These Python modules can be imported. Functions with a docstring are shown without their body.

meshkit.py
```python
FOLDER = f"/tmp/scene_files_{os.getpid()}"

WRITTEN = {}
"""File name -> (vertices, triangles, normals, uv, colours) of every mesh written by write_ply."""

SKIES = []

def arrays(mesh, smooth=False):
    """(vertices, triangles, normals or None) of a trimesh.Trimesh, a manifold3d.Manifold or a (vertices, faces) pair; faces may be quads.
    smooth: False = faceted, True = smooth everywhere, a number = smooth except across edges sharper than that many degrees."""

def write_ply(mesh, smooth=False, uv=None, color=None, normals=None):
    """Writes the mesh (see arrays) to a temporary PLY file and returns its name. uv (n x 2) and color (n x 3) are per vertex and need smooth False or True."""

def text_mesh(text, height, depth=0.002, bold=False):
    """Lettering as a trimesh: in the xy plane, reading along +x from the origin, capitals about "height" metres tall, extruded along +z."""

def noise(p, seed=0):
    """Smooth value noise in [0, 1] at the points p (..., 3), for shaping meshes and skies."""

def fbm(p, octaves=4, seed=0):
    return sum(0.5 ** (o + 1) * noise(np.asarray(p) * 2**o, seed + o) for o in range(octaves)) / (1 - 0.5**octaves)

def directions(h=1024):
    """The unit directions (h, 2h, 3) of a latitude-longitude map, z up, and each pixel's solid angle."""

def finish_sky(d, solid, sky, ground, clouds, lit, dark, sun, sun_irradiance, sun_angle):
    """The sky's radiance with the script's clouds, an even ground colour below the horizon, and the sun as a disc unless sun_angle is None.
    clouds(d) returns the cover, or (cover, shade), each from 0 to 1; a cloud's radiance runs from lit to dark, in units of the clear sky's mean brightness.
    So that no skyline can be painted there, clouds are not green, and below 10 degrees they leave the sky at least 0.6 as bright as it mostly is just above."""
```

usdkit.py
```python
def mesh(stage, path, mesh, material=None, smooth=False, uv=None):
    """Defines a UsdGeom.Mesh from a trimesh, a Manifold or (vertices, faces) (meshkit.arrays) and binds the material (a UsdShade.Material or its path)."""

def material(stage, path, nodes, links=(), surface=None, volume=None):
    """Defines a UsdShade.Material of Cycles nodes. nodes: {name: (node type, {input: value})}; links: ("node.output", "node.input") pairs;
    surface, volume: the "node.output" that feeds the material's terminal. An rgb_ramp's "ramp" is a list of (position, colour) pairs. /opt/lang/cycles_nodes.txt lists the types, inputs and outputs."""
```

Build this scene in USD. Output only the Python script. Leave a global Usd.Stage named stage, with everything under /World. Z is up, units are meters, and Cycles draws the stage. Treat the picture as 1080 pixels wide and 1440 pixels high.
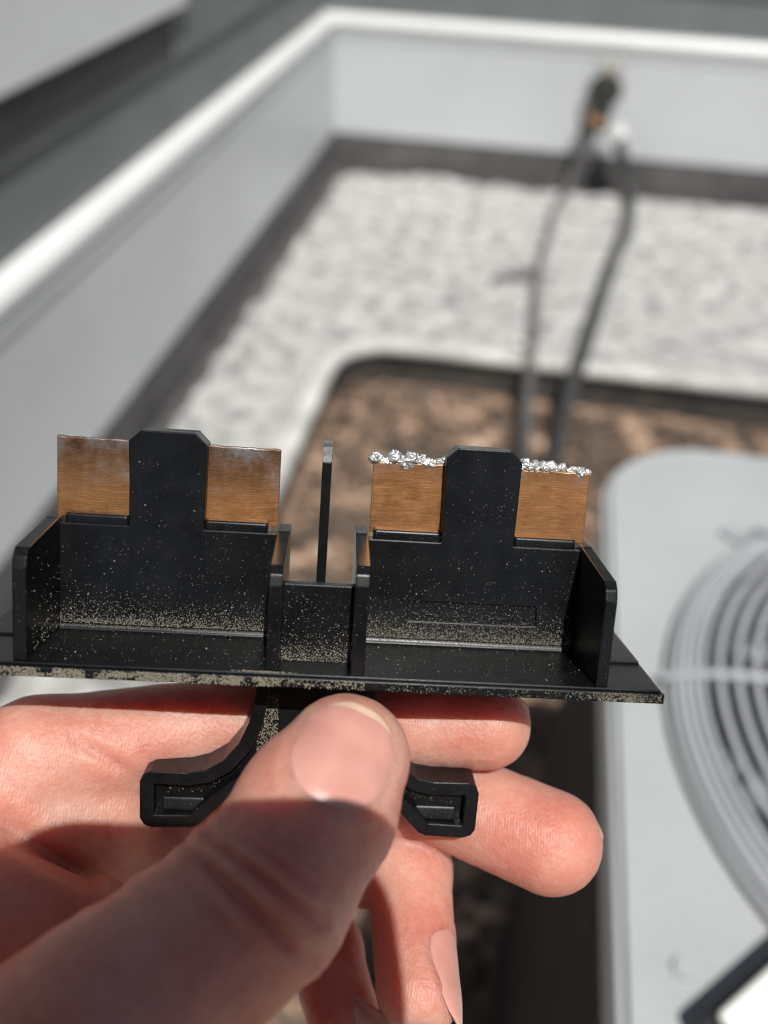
import math, random
import numpy as np
import trimesh
import shapely.geometry as sg
from shapely import affinity
import manifold3d as m3
import usdkit, meshkit
from pxr import Usd, UsdGeom, UsdLux, UsdShade, Gf, Sdf, Vt

rng = np.random.default_rng(7)
stage = Usd.Stage.CreateInMemory()
UsdGeom.SetStageUpAxis(stage, 'Z')
UsdGeom.SetStageMetersPerUnit(stage, 1.0)
world = UsdGeom.Xform.Define(stage, '/World')
stage.SetDefaultPrim(world.GetPrim())

# ------------------------------------------------------------------ camera
F = 1250.0                                    # focal length in photograph pixels (1080 wide)
M = np.array([[0.98408447, 0.13673305, -0.11349811],
              [0.17401812, -0.61214885, 0.77135691],
              [0.03599224, -0.77883109, -0.6262002]])   # rows: world axes in the view's right / down / forward
EYE = np.array([0.0, 0.0, 1.25])
FOCUS = 0.151
FSTOP = 12.0
EXPOSURE = 0.12
cam = UsdGeom.Camera.Define(stage, '/World/camera')
cam.CreateHorizontalApertureAttr(36.0)
cam.CreateVerticalApertureAttr(48.0)
cam.CreateFocalLengthAttr(36.0 * F / 1080.0)
cam.CreateFStopAttr(FSTOP)
cam.CreateFocusDistanceAttr(FOCUS)
cam.CreateClippingRangeAttr((0.005, 1000.0))
cam.CreateExposureAttr(EXPOSURE)
cx, cy, cz = M @ (1, 0, 0), M @ (0, -1, 0), M @ (0, 0, -1)
cam.AddTransformOp().Set(Gf.Matrix4d(*[float(x) for x in (*cx, 0, *cy, 0, *cz, 0, *EYE, 1)]))

# ------------------------------------------------------------------ sky and sun
SUN = np.array([0.2081, -0.4251, 0.8809]); SUN /= np.linalg.norm(SUN)
ELEV, ROT = math.asin(SUN[2]), math.atan2(SUN[0], SUN[1])
SKY_STRENGTH, SUN_INTENSITY = 0.05, 1.25
dome = UsdLux.DomeLight.Define(stage, '/World/sky')
dome.GetPrim().SetCustomDataByKey('kind', 'structure')
dome.GetPrim().SetCustomDataByKey('label', 'clear daytime sky above the yard')
dome.GetPrim().SetCustomDataByKey('category', 'sky')
skym = usdkit.material(stage, '/World/Looks/sky_light', {
    'sky': ('sky_texture', {'sky_type': 'single_scattering', 'sun_disc': False, 'sun_elevation': ELEV, 'sun_rotation': ROT}),
    'bg': ('background_shader', {'strength': SKY_STRENGTH})}, [('sky.color', 'bg.color')], surface='bg.background')
UsdShade.MaterialBindingAPI.Apply(dome.GetPrim()).Bind(skym)
sun = UsdLux.DistantLight.Define(stage, '/World/sun')
sun.CreateNormalizeAttr(True); sun.CreateIntensityAttr(SUN_INTENSITY); sun.CreateAngleAttr(0.5)
sun.CreateColorAttr(Gf.Vec3f(1.0, 0.975, 0.945))
zx = SUN; xx = np.cross([0, 1, 0], zx); xx /= np.linalg.norm(xx); yx = np.cross(zx, xx)
sun.AddTransformOp().Set(Gf.Matrix4d(*[float(v) for v in (*xx, 0, *yx, 0, *zx, 0, 0, 0, 30, 1)]))

# ------------------------------------------------------------------ helpers
NAMES = {}
def numbered(parent, name):
    k = (str(parent), name); n = NAMES.get(k, 0); NAMES[k] = n + 1
    return name if n == 0 else f'{name}_{n:03d}'
def path_of(p): return '/World' if p is None else str(p.GetPath())
def tag(o, label=None, cat=None, group=None, kind=None):
    for k, v in (('label', label), ('category', cat), ('group', group), ('kind', kind)):
        if v: o.SetCustomDataByKey(k, v)
    return o
def obj(name, mesh, mat, parent=None, smooth=False, **kw):
    pp = path_of(parent)
    m = usdkit.mesh(stage, f'{pp}/{numbered(pp, name)}', mesh, mat, smooth=smooth)
    return tag(m.GetPrim(), **kw)
def thing(name, label, cat, loc=(0, 0, 0), group=None, kind=None, matrix=None):
    x = UsdGeom.Xform.Define(stage, '/World/' + numbered('/World', name))
    if matrix is not None: x.AddTransformOp().Set(Gf.Matrix4d(*[float(v) for v in np.asarray(matrix).ravel()]))
    else: x.AddTranslateOp().Set(Gf.Vec3d(*map(float, loc)))
    return tag(x.GetPrim(), label, cat, group, kind)
def box(x0, x1, y0, y1, z0, z1):
    b = trimesh.creation.box([x1 - x0, y1 - y0, z1 - z0]); b.apply_translation([(x0 + x1) / 2, (y0 + y1) / 2, (z0 + z1) / 2]); return b
def cat(ms): return trimesh.util.concatenate(ms)
def mani(t): return m3.Manifold(m3.Mesh(np.asarray(t.vertices, np.float32), np.asarray(t.faces, np.uint32)))
def unmani(m):
    g = m.to_mesh(); return trimesh.Trimesh(np.asarray(g.vert_properties)[:, :3], np.asarray(g.tri_verts), process=False)
def rbox(x0, x1, y0, y1, z0, z1, r, n=8):
    s = m3.Manifold.sphere(r, n)
    return unmani(m3.Manifold.batch_hull([s.translate((a, b, c)) for a in (x0 + r, x1 - r) for b in (y0 + r, y1 - r) for c in (z0 + r, z1 - r)]))
def tube(pts, r, n=12):
    pts = np.asarray(pts, float); r = np.broadcast_to(r, len(pts))
    t = np.gradient(pts, axis=0); t /= np.linalg.norm(t, axis=1)[:, None] + 1e-12
    ref = np.array([0, 0, 1.0]) if abs(t[0][2]) < .9 else np.array([1.0, 0, 0])
    u = np.cross(t[0], ref); u /= np.linalg.norm(u); vs = []
    for p, tt, rr in zip(pts, t, r):
        u = u - tt * (u @ tt); u /= np.linalg.norm(u); w = np.cross(tt, u)
        a = np.linspace(0, 2 * np.pi, n, endpoint=False)
        vs.append(p + rr * (np.cos(a)[:, None] * u + np.sin(a)[:, None] * w))
    k = len(pts); v = np.vstack(vs + [pts[:1], pts[-1:]]); f = []
    for i in range(k - 1):
        for j in range(n):
            a, b, c, d = i * n + j, i * n + (j + 1) % n, (i + 1) * n + (j + 1) % n, (i + 1) * n + j
            f += [(a, b, c), (a, c, d)]
    for j in range(n):
        f += [(k * n, (j + 1) % n, j), (k * n + 1, (k - 1) * n + j, (k - 1) * n + (j + 1) % n)]
    return trimesh.Trimesh(v, f, process=False)
def spline(pts, n=60):
    from scipy.interpolate import CubicSpline
    pts = np.asarray(pts, float); d = np.r_[0, np.cumsum(np.linalg.norm(np.diff(pts, axis=0), axis=1))]
    return CubicSpline(d, pts)(np.linspace(0, d[-1], n))
def extrude_xz(poly, y0, y1):        # a polygon in (x, z), thick along y
    m = trimesh.creation.extrude_polygon(poly, y1 - y0, engine='earcut')
    v = m.vertices; m = trimesh.Trimesh(np.c_[v[:, 0], y1 - v[:, 2], v[:, 1]], m.faces, process=False); m.fix_normals(); return m
def extrude_yz(poly, x0, x1):        # a polygon in (y, z), thick along x
    m = trimesh.creation.extrude_polygon(poly, x1 - x0, engine='earcut')
    v = m.vertices; m = trimesh.Trimesh(np.c_[x0 + v[:, 2], v[:, 0], v[:, 1]], m.faces, process=False); m.fix_normals(); return m
def extrude_xy(poly, z0, z1):
    m = trimesh.creation.extrude_polygon(poly, z1 - z0, engine='earcut'); m.apply_translation([0, 0, z0]); return m
def mat(name, nodes, links=(), surface='p.BSDF', volume=None):
    return usdkit.material(stage, '/World/Looks/' + name, nodes, links, surface=surface, volume=volume)
def plain(name, col, rough=.5, scale=8, amp=.12, bump=0, bscale=60, **kw):
    """A painted / moulded surface: colour wanders a little, with a fine relief."""
    c = np.array(col)
    n = {'g': ('texture_coordinate', {}), 'n': ('noise_texture', {'scale': scale, 'detail': 5.0}),
         'r': ('rgb_ramp', {'ramp': [(.32, c * (1 - amp)), (.7, np.minimum(c * (1 + amp), 1))]}),
         'p': ('principled_bsdf', {'roughness': rough, **kw})}
    l = [('g.object', 'n.vector'), ('n.fac', 'r.fac'), ('r.color', 'p.base_color')]
    if bump:
        n['bn'] = ('noise_texture', {'scale': bscale, 'detail': 6.0}); n['b'] = ('bump', {'strength': 1.0, 'distance': bump})
        l += [('g.object', 'bn.vector'), ('bn.fac', 'b.height'), ('b.normal', 'p.normal')]
    return mat(name, n, l)

# ------------------------------------------------------------------ materials
LK = {}
LK['white_paint'] = plain('white_paint', (.52, .54, .54), .45, 3, .04, .001, 40)
LK['cap_white'] = plain('cap_white', (.66, .67, .65), .35, 4, .03)
LK['siding'] = plain('siding_grey', (.13, .142, .138), .55, 5, .10, .001, 90)
LK['painted_shadow'] = plain('painted_shadow', (.018, .02, .02), .6, 9, .2)  # near-black colour that paints the cover panel's cast shadow
LK['foundation'] = plain('foundation_grey', (.095, .09, .088), .9, 6, .25, .006, 60)
LK['panel_grey'] = plain('panel_grey', (.66, .68, .68), .4, 4, .04)
LK['concrete'] = mat('rough_concrete', {
    'g': ('geometry', {}), 'n': ('noise_texture', {'scale': 17.0, 'detail': 9.0, 'roughness': .62}),
    'r': ('rgb_ramp', {'ramp': [(.30, (.13, .127, .12)), (.42, (.30, .295, .28)), (.53, (.50, .495, .465)), (.75, (.64, .635, .60))]}),
    'bn': ('noise_texture', {'scale': 38.0, 'detail': 8.0, 'roughness': .7}), 'b': ('bump', {'strength': .8, 'distance': .022}),
    'p': ('principled_bsdf', {'roughness': .9})},
    [('g.position', 'n.vector'), ('n.fac', 'r.fac'), ('r.color', 'p.base_color'), ('g.position', 'bn.vector'), ('bn.fac', 'b.height'), ('b.normal', 'p.normal')])
LK['strip'] = plain('dark_ground_strip', (.085, .08, .078), .95, 40, .4, .012, 130)  # dark grey band of ground between slab and walls
LK['kerb'] = plain('kerb_concrete', (.47, .465, .43), .85, 9, .28, .006, 60)
LK['pit_dark'] = plain('dark_pit_concrete', (.055, .048, .04), .9, 14, .4, .004, 90)  # even dark brown-grey for the pit's inner face
LK['soil'] = plain('soil', (.22, .145, .10), .95, 25, .5, .01, 80)
LK['chips'] = mat('mulch_chips', {
    'g': ('geometry', {}), 'nz': ('noise_texture', {'scale': 9.0, 'detail': 3.0, 'roughness': .6}), 'mr': ('map_range', {'from_min': .3, 'from_max': .7, 'to_min': -.42, 'to_max': .42}), 'sm': ('math', {'math_type': 'add', 'use_clamp': True}),
    'r': ('rgb_ramp', {'ramp': [(0, (.10, .07, .05)), (.2, (.34, .22, .145)), (.45, (.60, .44, .32)), (.75, (.76, .62, .49)), (1, (.85, .77, .66))]}),
    'p': ('principled_bsdf', {'roughness': .85})}, [('g.position', 'nz.vector'), ('nz.fac', 'mr.value'), ('g.random_per_island', 'sm.value1'), ('mr.result', 'sm.value2'), ('sm.value', 'r.fac'), ('r.color', 'p.base_color')])
LK['unit_top'] = plain('unit_grey_paint', (.355, .370, .366), .45, 9, .06, .0006, 150)
LK['unit_dark'] = plain('unit_dark_coil', (.018, .018, .02), .6, 30, .3)
LK['grille'] = plain('grille_grey', (.33, .34, .35), .45, 20, .05)
LK['fan_dark'] = plain('fan_dark', (.17, .18, .19), .6, 8, .2)
LK['black_rubber'] = plain('black_rubber', (.035, .035, .034), .6, 40, .3)
LK['hose_grey'] = plain('hose_grey', (.085, .083, .08), .7, 40, .3)
LK['brass'] = mat('brass', {'p': ('principled_bsdf', {'metallic': 1.0, 'roughness': .3, 'base_color': (.72, .38, .2)})})
LK['steel'] = mat('bright_steel', {'p': ('principled_bsdf', {'metallic': 1.0, 'roughness': .22, 'base_color': (.8, .8, .78)})})
LK['wheel'] = plain('wheel_grey', (.30, .30, .26), .4, 60, .2)
LK['dark_valve'] = plain('dark_valve', (.03, .03, .027), .4, 60, .2)
LK['cover_white'] = plain('cover_white', (.80, .79, .72), .4, 12, .04)
LK['cover_black'] = plain('cover_black', (.012, .013, .015), .45, 12, .2)
LK['phone'] = plain('phone_black', (.02, .02, .022), .35, 12, .1)
LK['sleeve'] = plain('sleeve_cloth', (.06, .07, .09), .9, 300, .3)

def black_plastic(name, dust):
    """Black moulded plastic with softly rounded edges, a faint haze of dust and fine scratches."""
    return mat(name, {
        'g': ('texture_coordinate', {}),
        'bv': ('bevel', {'samples': 6, 'radius': .00045}),
        'n1': ('noise_texture', {'scale': 180.0, 'detail': 6.0, 'roughness': .6}),
        'hz': ('rgb_ramp', {'ramp': [(.35, (.0032, .0036, .004)), (.8, (.0065, .0072, .0078))]}),
        'n2': ('noise_texture', {'scale': 5200.0, 'detail': 2.0}),
        'n3': ('noise_texture', {'scale': 120.0, 'detail': 4.0}),
        'm': ('math', {'math_type': 'multiply'}),
        'sp': ('rgb_ramp', {'ramp': [(0.0, (0, 0, 0)), (.71 - dust, (0, 0, 0)), (.76 - dust, (1, 1, 1))]}),
        'mx': ('mix_color', {'b': (.30, .26, .18)}),
        'rr': ('rgb_ramp', {'ramp': [(.3, (.26, .26, .26)), (.7, (.34, .34, .34))]}),
        'bn': ('noise_texture', {'scale': 2600.0, 'detail': 3.0}),
        'b': ('bump', {'strength': .35, 'distance': .00004}),
        'p': ('principled_bsdf', {'specular_ior_level': .30})},
        [('g.object', 'n1.vector'), ('n1.fac', 'hz.fac'), ('g.object', 'n2.vector'), ('g.object', 'n3.vector'),
         ('n2.fac', 'm.value1'), ('n3.fac', 'm.value2'), ('n2.fac', 'sp.fac'), ('sp.color', 'mx.fac'), ('hz.color', 'mx.a'), ('mx.result', 'p.base_color'),
         ('n1.fac', 'rr.fac'), ('rr.color', 'p.roughness'), ('g.object', 'bn.vector'), ('bn.fac', 'b.height'), ('bv.bevel', 'b.normal'), ('b.normal', 'p.normal')])
LK['plastic'] = black_plastic('black_plastic', 0.0)
LK['plastic_dusty'] = black_plastic('black_plastic_dusty', 0.10)
LK['tip_sheen'] = plain('painted_tip_sheen', (.10, .098, .095), .35, 900, .5)  # paler plastic: sunlight on the fin's top put into the colour
LK['dust'] = mat('dust', {
    'g': ('geometry', {}), 'r': ('rgb_ramp', {'ramp': [(0, (.17, .15, .11)), (.5, (.38, .345, .265)), (.85, (.58, .54, .44)), (1, (.85, .83, .78))]}),
    'p': ('principled_bsdf', {'roughness': .7})}, [('g.random_per_island', 'r.fac'), ('r.color', 'p.base_color')])

def copper(name, z0, z1, tarnish):
    """Brushed copper: fine streaks along x, scratches, dark oxide and a blue-grey heat stain towards the contact edge."""
    return mat(name, {
        'g': ('texture_coordinate', {}), 'mp': ('mapping', {'scale': (300.0, 300.0, 9000.0)}),
        'n': ('noise_texture', {'scale': 1.0, 'detail': 5.0, 'roughness': .7}),
        'c': ('rgb_ramp', {'ramp': [(.2, (.29, .115, .034)), (.5, (.43, .195, .072)), (.8, (.62, .34, .165))]}),
        'x': ('separate_xyz', {}), 'h': ('map_range', {'from_min': z0, 'from_max': z1, 'to_min': 0.0, 'to_max': 1.0, 'clamp': True}),
        'mp2': ('mapping', {'scale': (260.0, 260.0, 420.0)}), 'n2': ('noise_texture', {'scale': 1.0, 'detail': 7.0, 'roughness': .75}),
        'mp3': ('mapping', {'scale': (900.0, 900.0, 70.0)}), 'n3': ('noise_texture', {'scale': 1.0, 'detail': 3.0}),
        'a': ('math', {'math_type': 'add'}), 'a2': ('math', {'math_type': 'multiply_add', 'value2': .35}), 'k': ('math', {'math_type': 'multiply', 'use_clamp': True, 'value2': tarnish}),
        'rt': ('rgb_ramp', {'ramp': [(0, (0, 0, 0)), (.60, (0, 0, 0)), (.80, (.55, .55, .55)), (1.0, (.95, .95, .95))]}),
        'n4': ('noise_texture', {'scale': 190.0, 'detail': 4.0, 'roughness': .6}),
        'tc': ('rgb_ramp', {'ramp': [(.35, (.060, .036, .028)), (.47, (.16, .09, .055)), (.56, (.20, .17, .15)), (.68, (.30, .31, .33))]}),
        'mx': ('mix_color', {}),
        'rr': ('rgb_ramp', {'ramp': [(.3, (.28, .28, .28)), (.7, (.46, .46, .46))]}),
        'b': ('bump', {'strength': .7, 'distance': .00004}), 'bv': ('bevel', {'samples': 6, 'radius': .00035}),
        'p': ('principled_bsdf', {'metallic': .85})},
        [('g.object', 'mp.vector'), ('mp.vector', 'n.vector'), ('n.fac', 'c.fac'), ('g.object', 'x.vector'), ('x.z', 'h.value'), ('g.object', 'mp2.vector'), ('mp2.vector', 'n2.vector'),
         ('g.object', 'mp3.vector'), ('mp3.vector', 'n3.vector'), ('n3.fac', 'a2.value1'), ('h.result', 'a2.value3'),
         ('n2.fac', 'a.value1'), ('a2.value', 'a.value2'), ('a.value', 'k.value1'), ('k.value', 'rt.fac'), ('rt.color', 'mx.fac'), ('c.color', 'mx.a'),
         ('g.object', 'n4.vector'), ('n4.fac', 'tc.fac'), ('tc.color', 'mx.b'),
         ('mx.result', 'p.base_color'), ('n2.fac', 'rr.fac'), ('rr.color', 'p.roughness'), ('bv.bevel', 'b.normal'), ('n.fac', 'b.height'), ('b.normal', 'p.normal')])
LK['copper_worn'] = copper('copper_worn', .0205, .0345, .66)
LK['copper_clean'] = copper('copper_clean', .0255, .0365, .60)
LK['solder'] = mat('melted_metal', {
    'g': ('texture_coordinate', {}), 'n': ('noise_texture', {'scale': 1500.0, 'detail': 4.0}),
    'r': ('rgb_ramp', {'ramp': [(.3, (.16, .15, .14)), (.45, (.52, .51, .49)), (.7, (.86, .85, .83))]}), 'b': ('bump', {'strength': .8, 'distance': .00018}),
    'p': ('principled_bsdf', {'metallic': .75, 'roughness': .42})},
    [('g.object', 'n.vector'), ('n.fac', 'r.fac'), ('r.color', 'p.base_color'), ('n.fac', 'b.height'), ('b.normal', 'p.normal')])
LK['skin'] = mat('skin', {
    'g': ('geometry', {}),
    'n': ('noise_texture', {'scale': 70.0, 'detail': 5.0, 'roughness': .6}),
    'c': ('rgb_ramp', {'ramp': [(.28, (.50, .165, .12)), (.5, (.56, .245, .18)), (.75, (.62, .34, .26))]}),
    'n2': ('noise_texture', {'scale': 900.0, 'detail': 3.0}),
    'c2': ('rgb_ramp', {'ramp': [(.3, (.90, .88, .87)), (.7, (1, 1, 1))]}),
    'mx': ('mix_color', {'blend_type': 'multiply', 'fac': 1.0}),
    'v': ('voronoi_texture', {'scale': 1500.0}), 'n3': ('noise_texture', {'scale': 330.0, 'detail': 6.0, 'roughness': .7}),
    'ad': ('math', {'math_type': 'multiply_add', 'value2': .35}), 'wv': ('wave_texture', {'scale': 620.0, 'distortion': 14.0, 'detail': 1.0, 'detail_scale': .12}), 'ad2': ('math', {'math_type': 'multiply_add', 'value2': .10}),
    'b': ('bump', {'strength': .75, 'distance': .00032}),
    'p': ('principled_bsdf', {'roughness': .47, 'specular_ior_level': .42, 'subsurface_weight': .62, 'subsurface_scale': .0014, 'subsurface_radius': (1.0, .28, .14), 'subsurface_method': 'random_walk'})},
    [('g.position', 'n.vector'), ('n.fac', 'c.fac'), ('g.position', 'n2.vector'), ('n2.fac', 'c2.fac'), ('c.color', 'mx.a'), ('c2.color', 'mx.b'), ('mx.result', 'p.base_color'),
     ('g.position', 'v.vector'), ('g.position', 'n3.vector'), ('v.distance', 'ad.value1'), ('n3.fac', 'ad.value3'), ('g.position', 'wv.vector'), ('wv.fac', 'ad2.value1'), ('ad.value', 'ad2.value3'), ('ad2.value', 'b.height'), ('b.normal', 'p.normal')])
LK['nail'] = mat('nail', {
    'g': ('geometry', {}), 'n': ('noise_texture', {'scale': 160.0, 'detail': 3.0}),
    'c': ('rgb_ramp', {'ramp': [(.3, (.49, .225, .175)), (.7, (.56, .285, .23))]}),
    'p': ('principled_bsdf', {'roughness': .33, 'specular_ior_level': .5})},
    [('g.position', 'n.vector'), ('n.fac', 'c.fac'), ('c.color', 'p.base_color')])
LK['nail_tip'] = mat('nail_tip', {'p': ('principled_bsdf', {'base_color': (.62, .41, .29), 'roughness': .5})})

# ------------------------------------------------------------------ ground
KIND = dict(kind='structure')
s = 60.0
obj('ground', trimesh.Trimesh([(-s, -s, -.19), (s, -s, -.19), (s, s, -.19), (-s, s, -.19)], [(0, 1, 2), (0, 2, 3)]), LK['soil'], **KIND)
PX0, PX1, PY0, PY1, PR = -.475, 1.7, -1.3, 2.30, .15          # the planting pit in the slab
def pit_ring(off, n=240):
    p = sg.box(PX0 + PR, PY0 + PR, PX1 - PR, PY1 - PR).buffer(PR - off, quad_segs=24).exterior
    return np.array([p.interpolate(t, normalized=True).coords[0] for t in np.linspace(0, 1, n, endpoint=False)])
def loft(rings):
    n = len(rings[0]); v = np.vstack(rings); f = []
    for i in range(len(rings) - 1):
        for j in range(n):
            a, b, c, d = i * n + j, i * n + (j + 1) % n, (i + 1) * n + (j + 1) % n, (i + 1) * n + j
            f += [(a, b, c), (a, c, d)]
    t = trimesh.Trimesh(v, f, process=False); return t
r0 = pit_ring(-.055)
cxy = np.array([(PX0 + PX1) / 2, (PY0 + PY1) / 2])
outer = sg.box(-.93, -2.2, 2.6, 3.93).exterior
def to_outer(p):
    d = p - cxy; k = 1e9
    for ax, lim in ((0, -.80), (0, 2.6), (1, -2.2), (1, 3.785)):
        if abs(d[ax]) > 1e-9:
            q = (lim - cxy[ax]) / d[ax]
            if q > 0: k = min(k, q)
    return cxy + d * k
r1 = np.array([to_outer(p) for p in pit_ring(-.055)])
rings = []
for t in np.linspace(0, 1, 150):
    xy = r0 * (1 - t) + r1 * t
    if t > .97: xy = xy + ((meshkit.fbm(np.c_[xy * 9, xy[:, :1] * 0 + 4], 4, 8) - .5) * .10)[:, None] * np.sign(cxy - xy) * (t - .97) / .03
    h = .045 * (meshkit.fbm(np.c_[xy * 15, xy[:, :1] * 0], 5, 3) - .5) * min(1, t * 12) + .003
    rings.append(np.c_[xy, h])
slab = loft(rings); 
if slab.face_normals[:, 2].mean() < 0: slab.invert()
obj('concrete_slab', slab, LK['concrete'], smooth=40, **KIND)
obj('edge_strip', box(-.90, 2.7, -2.3, 3.93, -.15, -.012).difference(box(PX0-.1, PX1+.1, PY0-.1, PY1+.1, -.3, .2)), LK['strip'], **KIND)
kr = [np.c_[pit_ring(-.056), np.full(240, -.03)], np.c_[pit_ring(-.052), np.full(240, .004)], np.c_[pit_ring(-.03), np.full(240, .010)], np.c_[pit_ring(-.008), np.full(240, .008)],
      np.c_[pit_ring(0), np.full(240, -.004)], np.c_[pit_ring(0), np.full(240, -.016)], np.c_[pit_ring(-.004), np.full(240, -.022)], np.c_[pit_ring(-.04), np.full(240, -.024)]]
kb = loft(kr); kb.fix_normals()
obj('kerb', kb, LK['kerb'], smooth=50, **KIND)
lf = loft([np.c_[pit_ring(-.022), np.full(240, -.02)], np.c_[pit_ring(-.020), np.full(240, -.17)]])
obj('pit_wall', lf, LK['pit_dark'], **KIND)
gx, gy = np.meshgrid(np.linspace(PX0 - .02, PX1 + .02, 90), np.linspace(PY0 - .02, PY1 + .02, 130))
gz = -.135 + .03 * (meshkit.fbm(np.stack([gx * 5, gy * 5, gx * 0], -1), 4, 5) - .5)
idx = np.arange(gx.size).reshape(gx.shape)
q = np.stack([idx[:-1, :-1], idx[:-1, 1:], idx[1:, 1:], idx[1:, :-1]], -1).reshape(-1, 4)
pf = trimesh.Trimesh(np.c_[gx.ravel(), gy.ravel(), gz.ravel()], np.vstack([q[:, :3], q[:, [0, 2, 3]]]), process=False)
obj('pit_soil', pf, LK['soil'], smooth=60, **KIND)
def chips(n, x0, x1, y0, y1, z):
    vs, fs = [], []
    base = trimesh.creation.box([1, 1, 1])
    for i in range(n):
        l, w, h = rng.uniform(.015, .065), rng.uniform(.007, .030), rng.uniform(.001, .004)
        v = base.vertices * (l, w, h); v[:, 2] += .18 * l * (v[:, 0] / l) ** 2 * 4 * rng.uniform(-.4, .6)
        R = trimesh.transformations.euler_matrix(rng.normal(0, .2), rng.normal(0, .2), rng.uniform(0, 6.28))[:3, :3]
        x, y = rng.uniform(x0, x1), rng.uniform(y0, y1)
        vs.append(v @ R.T + (x, y, z + rng.uniform(0, .022))); fs.append(base.faces + 8 * i)
    return trimesh.Trimesh(np.vstack(vs), np.vstack(fs), process=False)
obj('mulch', chips(9000, PX0 + .02, 1.4, .25, PY1 - .03, -.128), LK['chips'], label='brown bark and dead leaf mulch filling the pit', cat='mulch', kind='stuff')

# ------------------------------------------------------------------ the two house walls
WX, WY = -.855, 3.853                      # faces of the white skirting
SK0, SK1 = .14, .505                       # skirting bottom and top
def half_round(r, n=10): 
    a = np.linspace(-np.pi / 2, np.pi / 2, n); return [(r * math.cos(t), r * math.sin(t)) for t in a]
def wall(name, label, along, a0, a1, face, recess, boards):
    """A wall along an axis; 'face' is the plane of its white skirting, the room side being +x or -y."""
    w = thing(name, label, 'wall', (WX, WY, 0))
    def put(a, b, d0, d1, z0, z1):         # d: how far behind (-) or in front (+) of the skirting's face
        m = box(face + d0, face + d1, a, b, z0, z1) if along == 'y' else box(a, b, face - d1, face - d0, z0, z1)
        m.apply_translation([-WX, -WY, 0]); return m
    def prof(pts, a, b):
        p = sg.Polygon(pts)
        if along == 'y':
            m = trimesh.creation.extrude_polygon(p, b - a, engine='earcut'); v = m.vertices
            m = trimesh.Trimesh(np.c_[face + v[:, 0], a + v[:, 2], v[:, 1]], m.faces, process=False)
        else:
            m = trimesh.creation.extrude_polygon(p, b - a, engine='earcut'); v = m.vertices
            m = trimesh.Trimesh(np.c_[a + v[:, 2], face - v[:, 0], v[:, 1]], m.faces, process=False)
        m.fix_normals(); m.apply_translation([-WX, -WY, 0]); return m
    obj('foundation', put(a0, a1, -.25, -.004, -.15, SK0 - .002), LK['foundation'], w)
    obj('skirting_panel', put(a0, a1, -.24, 0, SK0, SK1), LK['white_paint'], w)
    obj('trim_strip', put(a0, a1, -.2, .004, SK1, SK1 + .018), LK['white_paint'], w)
    R = .030; zc = SK1 + .018 + R
    obj('cap_rail', prof([(x - .022, zc + z) for x, z in half_round(R)] + [(-.10, zc + R), (-.10, zc - R)], a0, a1), LK['cap_white'], w, smooth=30)
    z = zc + R - .004
    for i in range(boards):
        h = .155; z1 = z + h
        obj('siding_board', prof([(-.040, z), (-.052, z1 + .012), (-.07, z1 + .012), (-.07, z)], a0, a1), LK['siding'], w)
        z = z1
    return w
lw = wall('wall', 'dark grey lapped siding above a white skirting and rounded cap, running away along the left', 'y', -2.0, WY - .001, WX, .03, 12)
wall('wall', 'far wall with white skirting, dark siding and the brass tap fixed to it', 'x', WX - .25, 3.2, WY, .07, 12)
def at_wall(m): m.apply_translation((-.055, 1.4 - WY, .842)); return m
cp = obj('cover_panel', at_wall(rbox(0, .030, -1.3, .93, 0, 1.0, .004)), LK['panel_grey'], lw, smooth=30, label='flat light grey panel mounted on the dark siding')
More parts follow.
